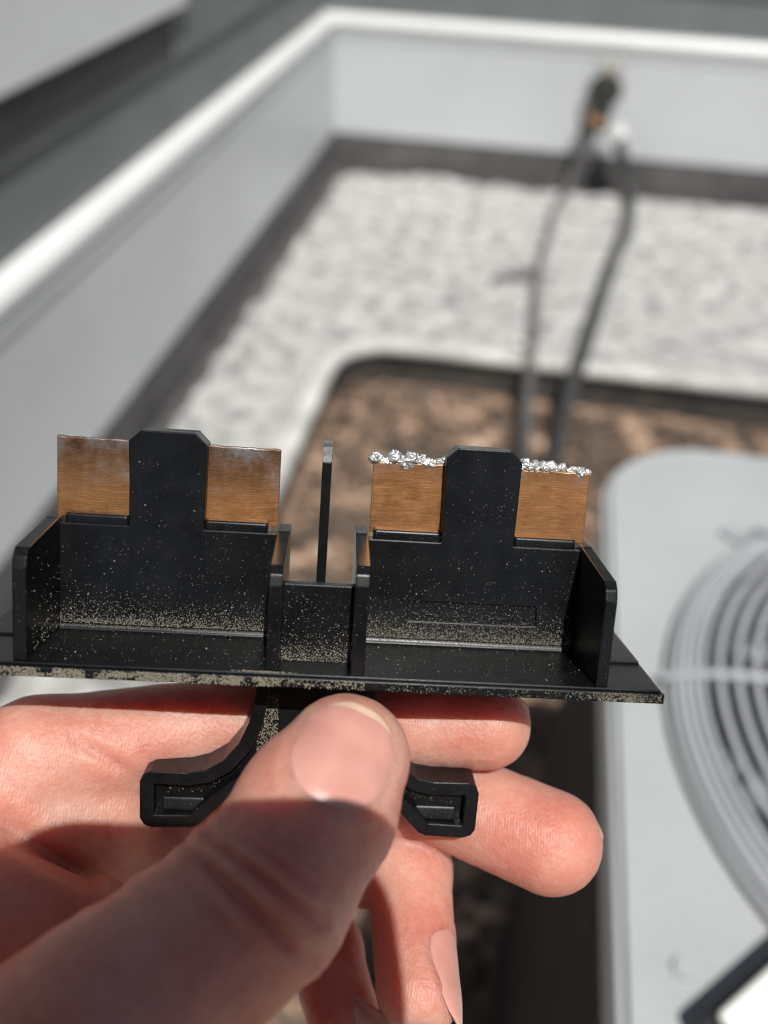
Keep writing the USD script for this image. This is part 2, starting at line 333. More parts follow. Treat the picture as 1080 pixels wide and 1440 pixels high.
obj('panel_shadow', at_wall(box(.002, .020, -1.29, .84, -.080, -.002)), LK['painted_shadow'], cp)  # dark strip standing in for the shade below the panel

# ------------------------------------------------------------------ tap and hoses
TS = 1.55
tp = thing('garden_tap', 'brass tap with dark valve body and pale round handle on the far wall', 'tap', (.23, WY, .36))
def cyl(a, b, r, n=20): return trimesh.creation.cylinder(radius=r, segment=[a, b], sections=n)
def tobj(n, m, k):
    m = m.copy(); m.apply_transform(np.diag([TS, TS * .40, TS, 1])); obj(n, m, LK[k], tp, smooth=40)
tobj('wall_flange', cyl((0, 0, .02), (0, -.012, .02), .032), 'brass')
tobj('valve_body', cat([cyl((0, -.01, .02), (0, -.085, .02), .019), trimesh.creation.icosphere(2, .042).apply_translation((0, -.07, .022)), cyl((0, -.07, .01), (-.01, -.075, -.04), .026)]), 'dark_valve')
tobj('stem', cyl((0, -.075, .03), (.004, -.085, .078), .009), 'brass')
wheel = trimesh.creation.torus(.026, .007, 24, 10); wheel.apply_transform(trimesh.transformations.rotation_matrix(.5, (1, 0, 0))); wheel.apply_translation((.004, -.088, .085))
tobj('hand_wheel', cat([wheel, cyl((-.024, -.088, .085), (.030, -.088, .085), .006), cyl((.004, -.066, .097), (.004, -.110, .073), .006)]), 'wheel')
tobj('nut', cyl((-.012, -.075, -.03), (-.014, -.078, -.062), .024), 'brass')
tobj('splitter', cat([cyl((-.012, -.078, -.058), (.045, -.078, -.075), .012), cyl((-.012, -.078, -.058), (-.036, -.078, -.085), .015)]), 'dark_valve')
h1 = thing('hose', 'right hand black hose with a coupling painted white for its sun glint, hanging from the tap and crossing the slab', 'hose', (.30, WY - .078, .26))
P1 = np.array([(.292, 3.776, .262), (.325, 3.772, .20), (.355, 3.768, .13), (.385, 3.74, .05), (.392, 3.60, .018), (.345, 3.25, .016), (.286, 2.905, .016), (.245, 2.6, .018), (.215, 2.40, .022), (.190, 2.24, .0), (.170, 2.08, -.05), (.155, 1.9, -.052), (.17, 1.6, -.052)])
obj('hose_pipe', tube(spline(P1 - (.30, WY - .078, .26), 110), .023, 14), LK['black_rubber'], h1, smooth=60)
obj('coupling', cyl((-.018, -.01, .016), (.012, -.01, -.022), .034), LK['cap_white'], h1, smooth=40)  # white paint imitates the sun glint on this coupling
h2 = thing('hose', 'left hand dark hose with a side branch, running from the tap into the pit', 'hose', (.186, WY - .078, .25))
P2 = np.array([(.186, 3.775, .25), (.172, 3.77, .16), (.15, 3.74, .06), (.115, 3.64, .017), (.085, 3.3, .016), (.059, 2.904, .016), (.058, 2.6, .016), (.062, 2.36, .022), (.066, 2.24, .0), (.072, 2.05, -.05), (.10, 1.8, -.052)])
obj('hose_pipe', tube(spline(P2 - (.186, WY - .078, .25), 110), .015, 14), LK['hose_grey'], h2, smooth=60)
obj('branch_pipe', tube(spline(np.array([(.059, 2.904, .016), (.02, 2.875, .02), (-.04, 2.85, .018), (-.085, 2.80, .016)]) - (.186, WY - .078, .25), 20), .013, 10), LK['hose_grey'], h2, smooth=60)
obj('coupling', cyl((-.005, .02, .03), (.0, .02, -.03), .030), LK['black_rubber'], h2, smooth=40)
pb = trimesh.creation.icosphere(2, .016); pb.vertices *= (1.1, .8, .55); pb.vertices += .004 * (meshkit.noise(pb.vertices * 90)[:, None] - .5)
pb.apply_translation((.03, 2.385, .018)); obj('pebble', pb, LK['cover_white'], label='small white pebble lying on the slab edge beside the left hose', cat='pebble', smooth=60)

# ------------------------------------------------------------------ the air conditioner
AX0, AX1, AY0, AY1, AT = .10, .68, .10, .742, .78
FC, FR = np.array([.39, .415]), .252
ac = thing('air_conditioner', 'light grey outdoor air conditioning unit with round fan grille, standing in the mulch', 'air conditioner', ((AX0 + AX1) / 2, (AY0 + AY1) / 2, -.08))
AO = np.array([(AX0 + AX1) / 2, (AY0 + AY1) / 2, -.08])
def a_(m): m = m.copy(); m.apply_translation(-AO); return m
foot = sg.box(AX0 + .1, AY0 + .1, AX1 - .1, AY1 - .1).buffer(.1, quad_segs=16)
inner = foot.buffer(-.012)
obj('coil_case', a_(extrude_xy(inner.difference(inner.buffer(-.04)), -.03, AT - .03)), LK['unit_dark'], ac, smooth=30)
obj('base_pan', a_(extrude_xy(foot.buffer(-.004), -.085, -.03)), LK['unit_dark'], ac, smooth=30)
for k in range(40):                                  # louvre ribs of the coil guard on the visible left and far sides
    y = AY0 + .105 + k * (AY1 - AY0 - .21) / 39
    obj('guard_bar', a_(box(AX0 + .004, AX0 + .0115, y - .002, y + .002, -.02, AT - .04)), LK['unit_dark'], ac)
hole = sg.Point(*FC).buffer(FR - .012, quad_segs=32)
top0 = extrude_xy(foot.difference(hole), AT - .045, AT - .006); top1 = extrude_xy(foot.buffer(-.005).difference(hole), AT - .006, AT)
obj('top_pan', a_(cat([top0, top1])), LK['unit_top'], ac, smooth=30)
def ring(rad, z, r, n=72):
    t = trimesh.creation.torus(rad, r, n, 8); t.apply_translation((FC[0], FC[1], z)); return a_(t)
# raised fan guard: concentric wires rising gently towards the centre
radii = [FR, FR - .0042, FR - .0085, FR - .0135, FR - .019] + list(np.arange(FR - .030, .05, -.0113))
def dome_z(rad): return AT + .006 + .030 * (1 - (rad / FR) ** 2) ** .5 if rad < FR else AT + .006
for rad in radii:
    obj('grille_ring', ring(rad, dome_z(rad), .0025 if rad > FR - .02 else .0029), LK['grille'], ac, smooth=60)
for k in range(8):
    a = math.radians(176.5 + 45 * k)
    rr = np.linspace(.045, FR + .006, 14)
    pts = [(FC[0] + x * math.cos(a), FC[1] + x * math.sin(a), dome_z(min(x, FR)) + .004) for x in rr]
    obj('grille_spoke', a_(tube(pts, .0034, 8)), LK['grille'], ac, smooth=60)
obj('shroud', a_(trimesh.creation.annulus(FR - .016, FR - .012, .30, sections=64).apply_translation((FC[0], FC[1], AT - .16))), LK['fan_dark'], ac, smooth=30)
obj('motor_plate', a_(trimesh.creation.cylinder(FR - .02, .01, sections=48).apply_translation((FC[0], FC[1], AT - .25))), LK['fan_dark'], ac, smooth=30)
obj('fan_hub', a_(trimesh.creation.cylinder(.06, .07, sections=32).apply_translation((FC[0], FC[1], AT - .09))), LK['fan_dark'], ac, smooth=30)
for k in range(4):
    a0 = math.radians(25 + 90 * k); vs, fs = [], []
    for i, rad in enumerate(np.linspace(.055, FR - .03, 8)):
        for j, t in enumerate(np.linspace(-.5, .5, 7)):
            w = .55 + .35 * i / 7
            vs.append((FC[0] + rad * math.cos(a0 + t * w), FC[1] + rad * math.sin(a0 + t * w), AT - .10 + .05 * t))
    for i in range(7):
        for j in range(6):
            b = i * 7 + j; fs += [(b, b + 1, b + 8), (b, b + 8, b + 7)]
    bl = trimesh.Trimesh(vs, fs, process=False)
    lo = trimesh.Trimesh(np.array(vs) - (0, 0, .002), [f[::-1] for f in fs], process=False)
    obj('fan_blade', a_(cat([bl, lo])), LK['grille'], ac, smooth=60)
for x, y in ((.204, .608),):
    t = math.atan2(FC[1] - y, FC[0] - x)
    clip = cat([rbox(-.010, .010, -.006, .006, AT - .002, AT + .006, .002), tube([(0, 0, AT + .004), (.022, 0, AT + .007), (.04, 0, AT + .010)], .0035, 8)])
    clip.apply_transform(trimesh.transformations.rotation_matrix(t, (0, 0, 1))); clip.apply_translation((x, y, 0))
    obj('grille_clip', a_(clip), LK['grille'], ac, smooth=40)
obj('motor_bracket', a_(rbox(.165, .40, .318, .345, AT - .075, AT - .060, .003)), LK['cap_white'], ac, smooth=30)
obj('wire_bundle', a_(tube(spline([(.20, .300, AT - .09), (.215, .285, AT - .085), (.235, .28, AT - .10), (.26, .30, AT - .12)], 20), .008, 10)), LK['brass'], ac, smooth=40)
obj('screw', a_(trimesh.creation.cylinder(.0055, .005, sections=16).apply_translation((.133, .238, AT + .0005))), LK['unit_top'], ac, smooth=30)
cv = thing('cover_plate', 'white plate with a thick black edge, lying on the air conditioner at lower right', 'cover', matrix=None, loc=(.130, .2070, AT + .001))
ea = np.array([.181 - .132, .268 - .220]); ea /= np.linalg.norm(ea); ang = math.atan2(ea[1], ea[0])
def rot_(m): m = m.copy(); m.apply_transform(trimesh.transformations.rotation_matrix(ang, (0, 0, 1))); return m
obj('black_edge', rot_(rbox(0, .22, -.16, 0, .0, .017, .004)), LK['cover_black'], cv, smooth=30)
obj('white_face', rot_(rbox(.009, .21, -.15, -.0065, .016, .024, .003)), LK['cover_white'], cv, smooth=30)

# ------------------------------------------------------------------ the fuse pull-out: local frame x right, y towards the viewer, z up (mm)
L = np.array([[0.99664933, 0.04815587, 0.06611456], [0.05586982, 0.18955378, -0.98027951], [0.05973848, -0.98068873, -0.18622819]])
T = np.array([-8.89214005, 22.74048369, 158.04967724])
A = M @ L; org = EYE + M @ (T / 1000)
dm = np.eye(4); dm[:3, :3] = A.T; dm[3, :3] = org
dev = thing('fuse_pullout', 'black plastic electrical disconnect pull-out with copper blades, held by its handle', 'pull-out', matrix=dm)
def mm(m): m = m.copy(); m.vertices = m.vertices * .001; return m
def dobj(name, m, k, parent=dev, **kw): return obj(name, mm(m), LK[k], parent, **kw)
W = [(-50.0, -47.9), (-10.8, -8.75), (2.7, 4.9), (42.6, 44.5)]         # the four upright side walls
D, ZT, ZF = 16.6, 18.7, 16.8
plate_x0, plate_x1, plate_y0, plate_y1 = -59.5, 53.6, -14.0, 18.0
# base plate with a stepped rim
dobj('base_plate', box(plate_x0, plate_x1, plate_y0, plate_y1, -2.0, -.45), 'plastic')
dobj('base_step', extrude_xy(sg.Polygon([(plate_x0 + .6, plate_y0 + .5), (plate_x1 + .9, plate_y0 + .5), (plate_x1 - .5, plate_y1 - .7), (plate_x0 + .4, plate_y1 - .7)]), -.45, 0.0), 'plastic')
dobj('end_rib', extrude_xy(sg.Polygon([(W[3][1] + .004, -12.8), (plate_x1 + .7, -12.8), (plate_x1 - .1, 5.2), (W[3][1] + .004, 5.2)]), .002, .4), 'plastic')
dobj('end_rib', extrude_xy(sg.Polygon([(W[0][0] - .004, -12.8), (plate_x0 + .7, -12.8), (plate_x0 + .6, 5.2), (W[0][0] - .004, 5.2)]), .002, .4), 'plastic')
def panel(x0, x1, tx0, tx1, zt, ztab, hole=None):
    ch = 1.9
    p = [(x0, 0.002), (x1, 0.002), (x1, zt), (tx1, zt), (tx1 + .15, zt + 8), (tx1 + .2, ztab - ch), (tx1 - ch, ztab), (tx0 + ch, ztab), (tx0 - .2, ztab - ch), (tx0, zt + 8), (tx0, zt), (x0, zt)]
    pg = sg.Polygon(p)
    return extrude_xz(pg.difference(hole) if hole is not None else pg, -2.4, 0)
hole = sg.box(12.8, 4.2, 35.8, 7.95)
dobj('back_panel', panel(W[0][1], W[1][0], -36.2, -23.5, ZT, 35.3), 'plastic')
dobj('back_panel', panel(W[2][1], W[3][0], 17.7, 30.5, ZT, 35.5, hole), 'plastic')
rp = dobj('label_recess', box(12.6, 36.0, -2.2, -.45, 4.0, 8.15), 'plastic')
marks = []
for row, (z0, h) in enumerate(((6.8, .4), (5.15, .55))):              # worn, unreadable raised marks
    x = 13.8
    while x < 34.5:
        w = rng.uniform(.25, 1.5)
        if rng.random() < .62: marks.append(box(x, x + w, -.452, -.36, z0 + rng.uniform(-.25, .25), z0 + h * rng.uniform(.3, 1)))
        x += w + rng.uniform(.25, .9)
marks.append(trimesh.creation.annulus(.45, .62, .1, sections=20).apply_transform(trimesh.transformations.rotation_matrix(np.pi / 2, (1, 0, 0))).apply_translation((18.4, -.41, 6.5)))
dobj('embossing', cat(marks), 'plastic', rp)
# thicker core behind each tab
for tx0, tx1, zt in ((-36.2, -23.5, 35.3), (17.7, 30.5, 35.5)):
    p = sg.Polygon([(tx0 + .25, ZT - 4), (tx1 - .2, ZT - 4), (tx1 - .1, zt - 2.1), (tx1 - 2.0, zt - .15), (tx0 + 2.0, zt - .15), (tx0 + .1, zt - 2.1)])
    tb = dobj('insulating_tab', extrude_xz(p, -6.2, -2.405), 'plastic')
    dobj('tab_slot', box((tx0 + tx1) / 2 + .5, (tx0 + tx1) / 2 + 4.2, -4.4, -3.2, zt - .16, zt - .06), 'cover_black', tb)
def side(x0, x1, zf, ztop):
    pts = [(-6.5, 0.002), (D, 0.002), (D, zf - 3.0), (D - .5, zf - 1.2), (D - 1.7, zf), (.6, ztop - .2), (-.2, ztop), (-6.5, ztop)]
    return extrude_yz(sg.Polygon(pts), x0, x1)
for (x0, x1), zf, zt in zip(W, (17.8, 17.0, 17.6, 17.2), (19.6, 19.2, 19.6, 19.4)):
    dobj('side_wall', side(x0, x1, zf, zt), 'plastic')
# fillets where the panels meet the floor, ledges under the blades
for x0, x1 in ((W[0][1], W[1][0]), (W[2][1], W[3][0])):
    a = np.linspace(0, np.pi / 2, 7)
    pts = [(0, 0)] + [(1.1 - 1.1 * math.sin(t), 1.1 - 1.1 * math.cos(t)) for t in a][::-1]
    dobj('fillet', extrude_yz(sg.Polygon([(0.003, .003), (1.0, .003)] + [(1.0 - .8 * math.sin(t), .8 - .8 * math.cos(t)) for t in a[1:]] + [(.003, .85)]).buffer(0), x0 + .02, x1 - .02), 'plastic', smooth=40)
for x0, x1 in ((-47.0, -36.35), (-23.35, -12.6), (5.8, 17.55), (30.65, 41.6)):
    r = rbox(x0, x1, -3.6, -.1, ZT - .4, ZT + 1.75, .5, 12); dobj('ledge', r, 'plastic', smooth=50)
# copper blades: one strip across each pod, passing behind the tab
def blade(x0, x1, z0, zl, zr, k):
    n = 40; xs = np.linspace(x0, x1, n); zt = np.linspace(zl, zr, n) + .06 * np.sin(xs * 1.9) + .05 * rng.normal(size=n)
    p = sg.Polygon([(x0, z0), (x1, z0)] + list(zip(xs[::-1], zt[::-1])))
    return dobj('copper_blade', extrude_xz(p, -3.7, -2.5), k, smooth=20)
# (the panel's own tab stops in front of the strip, the core sits behind it)
b1 = blade(-49.0, -11.0, 19.4, 33.2, 33.0, 'copper_worn')
b2 = blade(5.1, 43.5, 19.4, 32.0, 32.1, 'copper_clean')
tag(b1, label='copper blade with grey tarnish and a clean top edge')
tag(b2, label='copper blade with silvery melted beads along its top edge')
def bead(x, z, r):
    s_ = trimesh.creation.icosphere(3, 1.0); v = s_.vertices
    d = 1 + .95 * (meshkit.fbm(v * 2.3 + (x * 7.1, z * 3.3, 5), 4, 2) - .5) + .35 * (meshkit.noise(v * 5.5 + (x, 9, z), 4) - .5)
    s_.vertices = v * d[:, None] * (r, r * .8, r * .9) + (x, -3.05, z); return s_
for xs in (np.linspace(5.2, 17.6, 12), np.linspace(30.6, 43.0, 12)):
    for i, x in enumerate(xs):
        big = rng.uniform(.55, 1.25) if not (xs[0] < 6 and i in (3, 6)) else 1.35
        dobj('melted_bead', bead(x + rng.uniform(-.3, .3), 32.1 + rng.uniform(-.1, .75) * big, big), 'solder', b2, smooth=70)
for i in range(14):
    x = rng.choice([rng.uniform(5.5, 17), rng.uniform(31, 43)])
    dobj('melted_bead', bead(x, 32.6 + rng.uniform(-1.2, 1.0), rng.uniform(.2, .5)), 'solder', b2, smooth=70)
# centre pocket and fin
dobj('centre_panel', box(W[1][1] + .003, W[2][0] - .003, 9.4, 11.3, .004, 13.1), 'plastic')
fin = extrude_yz(sg.Polygon([(-9.5, .002), (-2.5, .002), (-2.5, 31.4), (-3.6, 32.4), (-9.5, 32.6)]), -3.75, -2.1)
fn = dobj('centre_fin', fin, 'plastic')
dobj('fin_tip', extrude_yz(sg.Polygon([(-2.52, 31.42), (-3.6, 32.42), (-9.4, 32.62), (-9.4, 34.4), (-5.2, 34.4), (-4.0, 33.9)]), -3.7, -2.15), 'tip_sheen', fn)
# handle: a flared T with a rim round a sunken web
HC, HF, HB = -2.55, 6.2, -7.0
half = [(10.2, -2.002), (10.4, -8.5), (11.3, -13.5), (13.0, -17.6), (15.6, -20.9), (18.6, -22.8), (21.6, -23.4), (27.9, -23.3), (29.2, -23.9), (29.8, -25.2), (29.7, -32.2), (29.0, -33.4), (27.6, -33.9),
        (20.8, -33.7), (19.6, -33.2), (15.6, -29.0), (11.5, -25.6), (6.0, -23.4), (0, -22.8)]
hp = sg.Polygon([(HC + x, z) for x, z in half] + [(HC - x, z) for x, z in half[::-1]]).buffer(-.6).buffer(.6, quad_segs=6)
web = hp.buffer(-2.3).buffer(-.3).buffer(.3)
hm = unmani(mani(extrude_xz(hp, HB, HF)) - mani(extrude_xz(web, HF - 2.6, HF + 1)))
hd = dobj('handle', hm, 'plastic', smooth=35)
dobj('handle_web', extrude_xz(web.buffer(-.01), HF - 3.0, HF - 2.55), 'plastic', hd)
for sx in (-1, 1):
    x0, x1 = sorted((HC + sx * 18.9, HC + sx * 26.2))
    fb = rbox(x0, x1, -.55, .55, -1.2, 1.2, .25, 8); fb.apply_transform(trimesh.transformations.rotation_matrix(.30, (1, 0, 0))); fb.apply_translation((0, HF - 2.2, -30.3))
    dobj('foot_bar', fb, 'plastic', hd, smooth=40)
# dust: grains lying on the plastic
gr_v, gr_f = [], []
octa = trimesh.creation.icosphere(0, 1.0)
def grains(n, fx, fz, y, r0=.035, r1=.11, axis='y'):
    n = int(n * 1.5)
    for i in range(n):
        x, z = fx(), fz()
        if y == 18.0 and meshkit.fbm(np.array([[x * .45, z * .9, 3.0]]), 3, 6)[0] < .44 + rng.normal(0, .07): continue
        r = rng.uniform(r0, r1) if rng.random() > .03 else rng.uniform(r1, r1 * 1.7)
        v = octa.vertices * r * rng.uniform(.6, 1.3, 3) @ trimesh.transformations.random_rotation_matrix(rng.random(3))[:3, :3]
        p = (x, y + r * .3, z) if axis == 'y' else ((x, z, y + r * .3) if axis == 'z' else (y + r * .3, x, z))
        gr_f.append(octa.faces + 12 * len(gr_v)); gr_v.append(v + p)
U = rng.uniform; E_ = rng.exponential
for x0, x1, s1, n in ((W[0][1], W[1][0], 1.25, 1500), (W[2][1], W[3][0], 1.5, 1900)):
    grains(n, lambda: U(x0 + .1, x1 - .1), lambda: min(1.0 + E_(s1), 17), 0)
    grains(150, lambda: U(x0, x1), lambda: U(1, 18), 0)
    grains(260, lambda: U(x0, x1), lambda: 1 + E_(4.5) % 16, 0)
    grains(120, lambda: U(x0, x1), lambda: U(.5, 15.5), 0, axis='z')
    grains(500, lambda: U(x0, x1), lambda: U(.1, .9), .3, r0=.04, r1=.09, axis='y')
grains(620, lambda: U(W[1][1], W[2][0]), lambda: .05 + E_(1.7) % 11, 11.3)
grains(90, lambda: U(W[1][1], W[2][0]), lambda: U(0, 12), 11.3)
grains(3000, lambda: rng.choice([U(-59, 5), U(-59, -8), U(-48, -10)]), lambda: U(-1.95, -.5), 18.0, r0=.06, r1=.17)
grains(420, lambda: U(8, 53), lambda: U(-1.95, -.5), 18.0)
grains(420, lambda: min(rng.normal(47.0, 3), 53), lambda: U(-1.95, -.5), 18.0)
grains(220, lambda: rng.normal(-11, 2.0), lambda: U(16.7, 17.2), 0.0, axis='z')
grains(45, lambda: U(-36, -23.8), lambda: U(ZT, 30), 0, r1=.11); grains(60, lambda: U(18, 30), lambda: U(ZT, 34), 0, r1=.11)
grains(110, lambda: U(.3, 14), lambda: .3 + E_(4) % 15, W[0][1], axis='x')
grains(260, lambda: HC + rng.choice([-1, 1]) * U(6, 26.5), lambda: U(-28.5, -24), HF - 2.55)
grains(1300, lambda: HC + rng.choice([-1, 1]) * U(6.5, 10), lambda: U(-24, -9), HF - 2.55, r0=.06, r1=.16)
gv = np.vstack(gr_v)
dobj('dust_grains', trimesh.Trimesh(gv, np.vstack(gr_f), process=False), 'dust', kind='stuff', label='tan dust clinging to the plastic')

# ------------------------------------------------------------------ the hand, as one implicit surface (mm, view axes: right, down, away)
def J(px, py, z, r): return np.array([(px - 540) / F * z, (py - 720) / F * z, z, r], float)
def smin(a, b, k):
    h = np.clip(.5 + .5 * (b - a) / k, 0, 1); return b * (1 - h) + a * h - k * h * (1 - h)
def cone(p, a, b):
    ab = b[:3] - a[:3]; t = np.clip(((p - a[:3]) @ ab) / (ab @ ab), 0, 1)
    return np.linalg.norm(p - a[:3] - t[:, None] * ab, axis=1) - (a[3] + (b[3] - a[3]) * t)
def chain(p, js, k=2.5):
    d = cone(p, js[0], js[1])
    for a, b in zip(js[1:], js[2:]): d = smin(d, cone(p, a, b), k)
    return d
THUMB = [J(-210, 1720, 112, 19), J(150, 1452, 114, 14.0), J(372, 1258, 124, 11.9), J(447, 1135, 132, 11.6), J(486, 1068, 136, 9.9)]
INDEX = [J(-210, 1190, 158, 13.5), J(55, 1062, 163, 10.4), J(330, 1014, 171, 8.6), J(684, 1019, 168, 8.3)]
MIDDLE = [J(-170, 1270, 168, 13), J(170, 1140, 188, 10), J(590, 1106, 178, 9.4), J(774, 1184, 168, 9.6)]
RING = [J(-110, 1350, 176, 12.5), J(300, 1190, 194, 9.5), J(574, 1222, 178, 8.3), J(588, 1396, 160, 7.5)]
PINKY = [J(-30, 1430, 178, 11.5), J(260, 1310, 192, 8.5), J(455, 1335, 178, 7.4), J(486, 1440, 165, 6.7)]
WRIST = [np.array([-112., 128, 130, 21]), np.array([-98., 148, 134, 21])]
FIST = np.array([-150., 230, 60, 26])
def sdf_base(p):
    palm = cone(p, INDEX[0], MIDDLE[0])
    for a, b, k in ((MIDDLE[0], RING[0], 8), (RING[0], PINKY[0], 8), (INDEX[0], WRIST[0], 10), (MIDDLE[0], WRIST[0], 10), (RING[0], WRIST[1], 10), (PINKY[0], WRIST[1], 10),
                    (THUMB[0], WRIST[1], 10), (J(-60, 1130, 160, 13), J(152, 1134, 168, 9.0), 7), (J(-20, 1192, 164, 12), J(190, 1200, 177, 9.0), 6), (J(-190, 1300, 138, 15), J(112, 1312, 150, 8.6), 4.5)):
        palm = smin(palm, cone(p, a, b), k)
    out = None
    for js, k in ((THUMB, 5), (INDEX, 5), (MIDDLE, 4), (RING, 4), (PINKY, 4)):
        d = smin(palm, chain(p, js), k)
        out = d if out is None else smin(out, d, 1.8)
    # flesh pads
    return out
def px_of(p): return np.c_[540 + F * p[:, 0] / p[:, 2], 720 + F * p[:, 1] / p[:, 2]]
def seg_dist(q, pl):
    d = np.full(len(q), 1e9); pl = np.asarray(pl, float)
    for a, b in zip(pl[:-1], pl[1:]):
        t = np.clip(((q - a) @ (b - a)) / ((b - a) @ (b - a)), 0, 1); d = np.minimum(d, np.linalg.norm(q - a - t[:, None] * (b - a), axis=1))
    return d
# skin folds: polyline on the surface, nearest and farthest depth it may act on, half width and depth in mm
CREASES = [([(292, 1172), (330, 1205), (375, 1240), (420, 1275), (448, 1298)], 95, 128, .85, 1.0),
           ([(272, 1192), (318, 1245), (370, 1293), (412, 1335), (430, 1350)], 95, 128, .95, 1.05),
           ([(318, 1168), (380, 1205), (440, 1250)], 95, 128, .6, .55), ([(300, 1225), (352, 1262), (410, 1308)], 95, 126, .8, .4),
           ([(262, 1228), (300, 1275), (345, 1325)], 95, 126, .8, .4),
           ([(108, 1042), (150, 1066), (190, 1092)], 140, 185, 1.0, .7), ([(-20, 1140), (60, 1192), (125, 1236), (160, 1266)], 120, 185, 1.6, 1.0)]
NAILS = []
def add_nail(hit_from, direction, axis, hl, hw, name, label=None):
    d = np.array(direction, float); d /= np.linalg.norm(d); p = np.array(hit_from, float)
    for _ in range(200):
        s_ = sdf_base(p[None])[0]
        if s_ < 1e-3: break
        p = p + d * s_ * .9
    e1 = np.array(axis, float); e1 -= d * (e1 @ d); e1 /= np.linalg.norm(e1); e2 = np.cross(d, e1)
    NAILS.append((p, d, e1, e2, hl, hw, name, label))
def from_px(px, py, z): return np.array([(px - 540) / F * z, (py - 720) / F * z, z])
def nail_on(px, py, z, d, axis, hl, hw, name):      # a nail on the finger whose axis passes through the point, facing -d
    c = from_px(px, py, z); d = np.array(d, float) / np.linalg.norm(d); add_nail(c - d * 22, d, axis, hl, hw, name)
add_nail(from_px(484, 1060, 100), from_px(484, 1060, 1), (.44, -.9, .15), 7.5, 7.7, 'thumb')
nail_on(586, 1352, 165, (-.76, .0, .65), (.06, 1, -.28), 7.6, 5.4, 'ring')
nail_on(482, 1408, 169, (-.62, .0, .78), (.08, 1, -.25), 5.6, 4.2, 'pinky')
nail_on(770, 1183, 168, (-.80, .16, -.58), (.75, .45, -.45), 5.2, 5.2, 'middle')
nail_on(680, 1019, 168, (-.62, .25, -.74), (.8, 0, -.6), 5.0, 4.8, 'index')
def nail_uv(p, N):
    q = p - N[0]; u, v, w = q @ N[2] / N[4], q @ N[3] / N[5], q @ N[1]
    return u, v, w
def nail_rho(u, v): return (np.abs(u) ** 3.0 + np.abs(v) ** 3.0) ** (1 / 3.0)
def sdf(p):
    d = sdf_base(p); near = np.abs(d) < 2.5
    if near.any():
        q = p[near]; e = np.zeros(len(q)); uv = px_of(q)
        for pl, z0, z1, w, dep in CREASES:
            m = (q[:, 2] > z0) & (q[:, 2] < z1)
            if m.any():
                r = seg_dist(uv[m], pl) * q[m, 2] / F
                ends = np.clip((np.minimum(np.linalg.norm(uv[m] - pl[0], axis=1), np.linalg.norm(uv[m] - pl[-1], axis=1))) / 45 + .25, 0, 1)
                e[m] = np.maximum(e[m], 0) + 0 * e[m] if False else e[m]
                e[m] += 1.25 * dep * ends * (np.exp(-np.abs(r / w) ** 1.4) - .35 * np.exp(-((r - 2.1 * w) / (1.3 * w)) ** 2))
        e = np.clip(e, -.5, 1.15)
        tx = (q - THUMB[3][:3]) @ ((THUMB[4][:3] - THUMB[2][:3]) / np.linalg.norm(THUMB[4][:3] - THUMB[2][:3]))
        wr = meshkit.fbm(np.c_[tx * 1.15, q[:, 0] * .16, q[:, 1] * .16], 3, 21) - .5
        e += .42 * wr * (q[:, 2] < 140) * np.clip((140 - q[:, 2]) / 10, 0, 1) + .16 * (meshkit.noise(q * 1.9, 9) - .5)
        e_n = .22 * (meshkit.fbm(q * .32, 3, 11) - .5) + .10 * (meshkit.noise(q * 1.1, 4) - .5)
        e = e + e_n
        for N in NAILS:
            u, v, w = nail_uv(q, N); m = (np.abs(u) < 1.6) & (np.abs(v) < 1.6) & (w < 6) & (w > -4)
            if m.any():
                rho = nail_rho(u[m], v[m]); side_ = np.clip((.75 - u[m]) / .5, 0, 1)
                flat = np.clip((1.45 - rho) / .3, 0, 1); e[m] = e[m] * (1 - flat) - .24 * np.exp(-((rho - 1.15) / .10) ** 2) * side_
        d[near] = d[near] + e
    return d
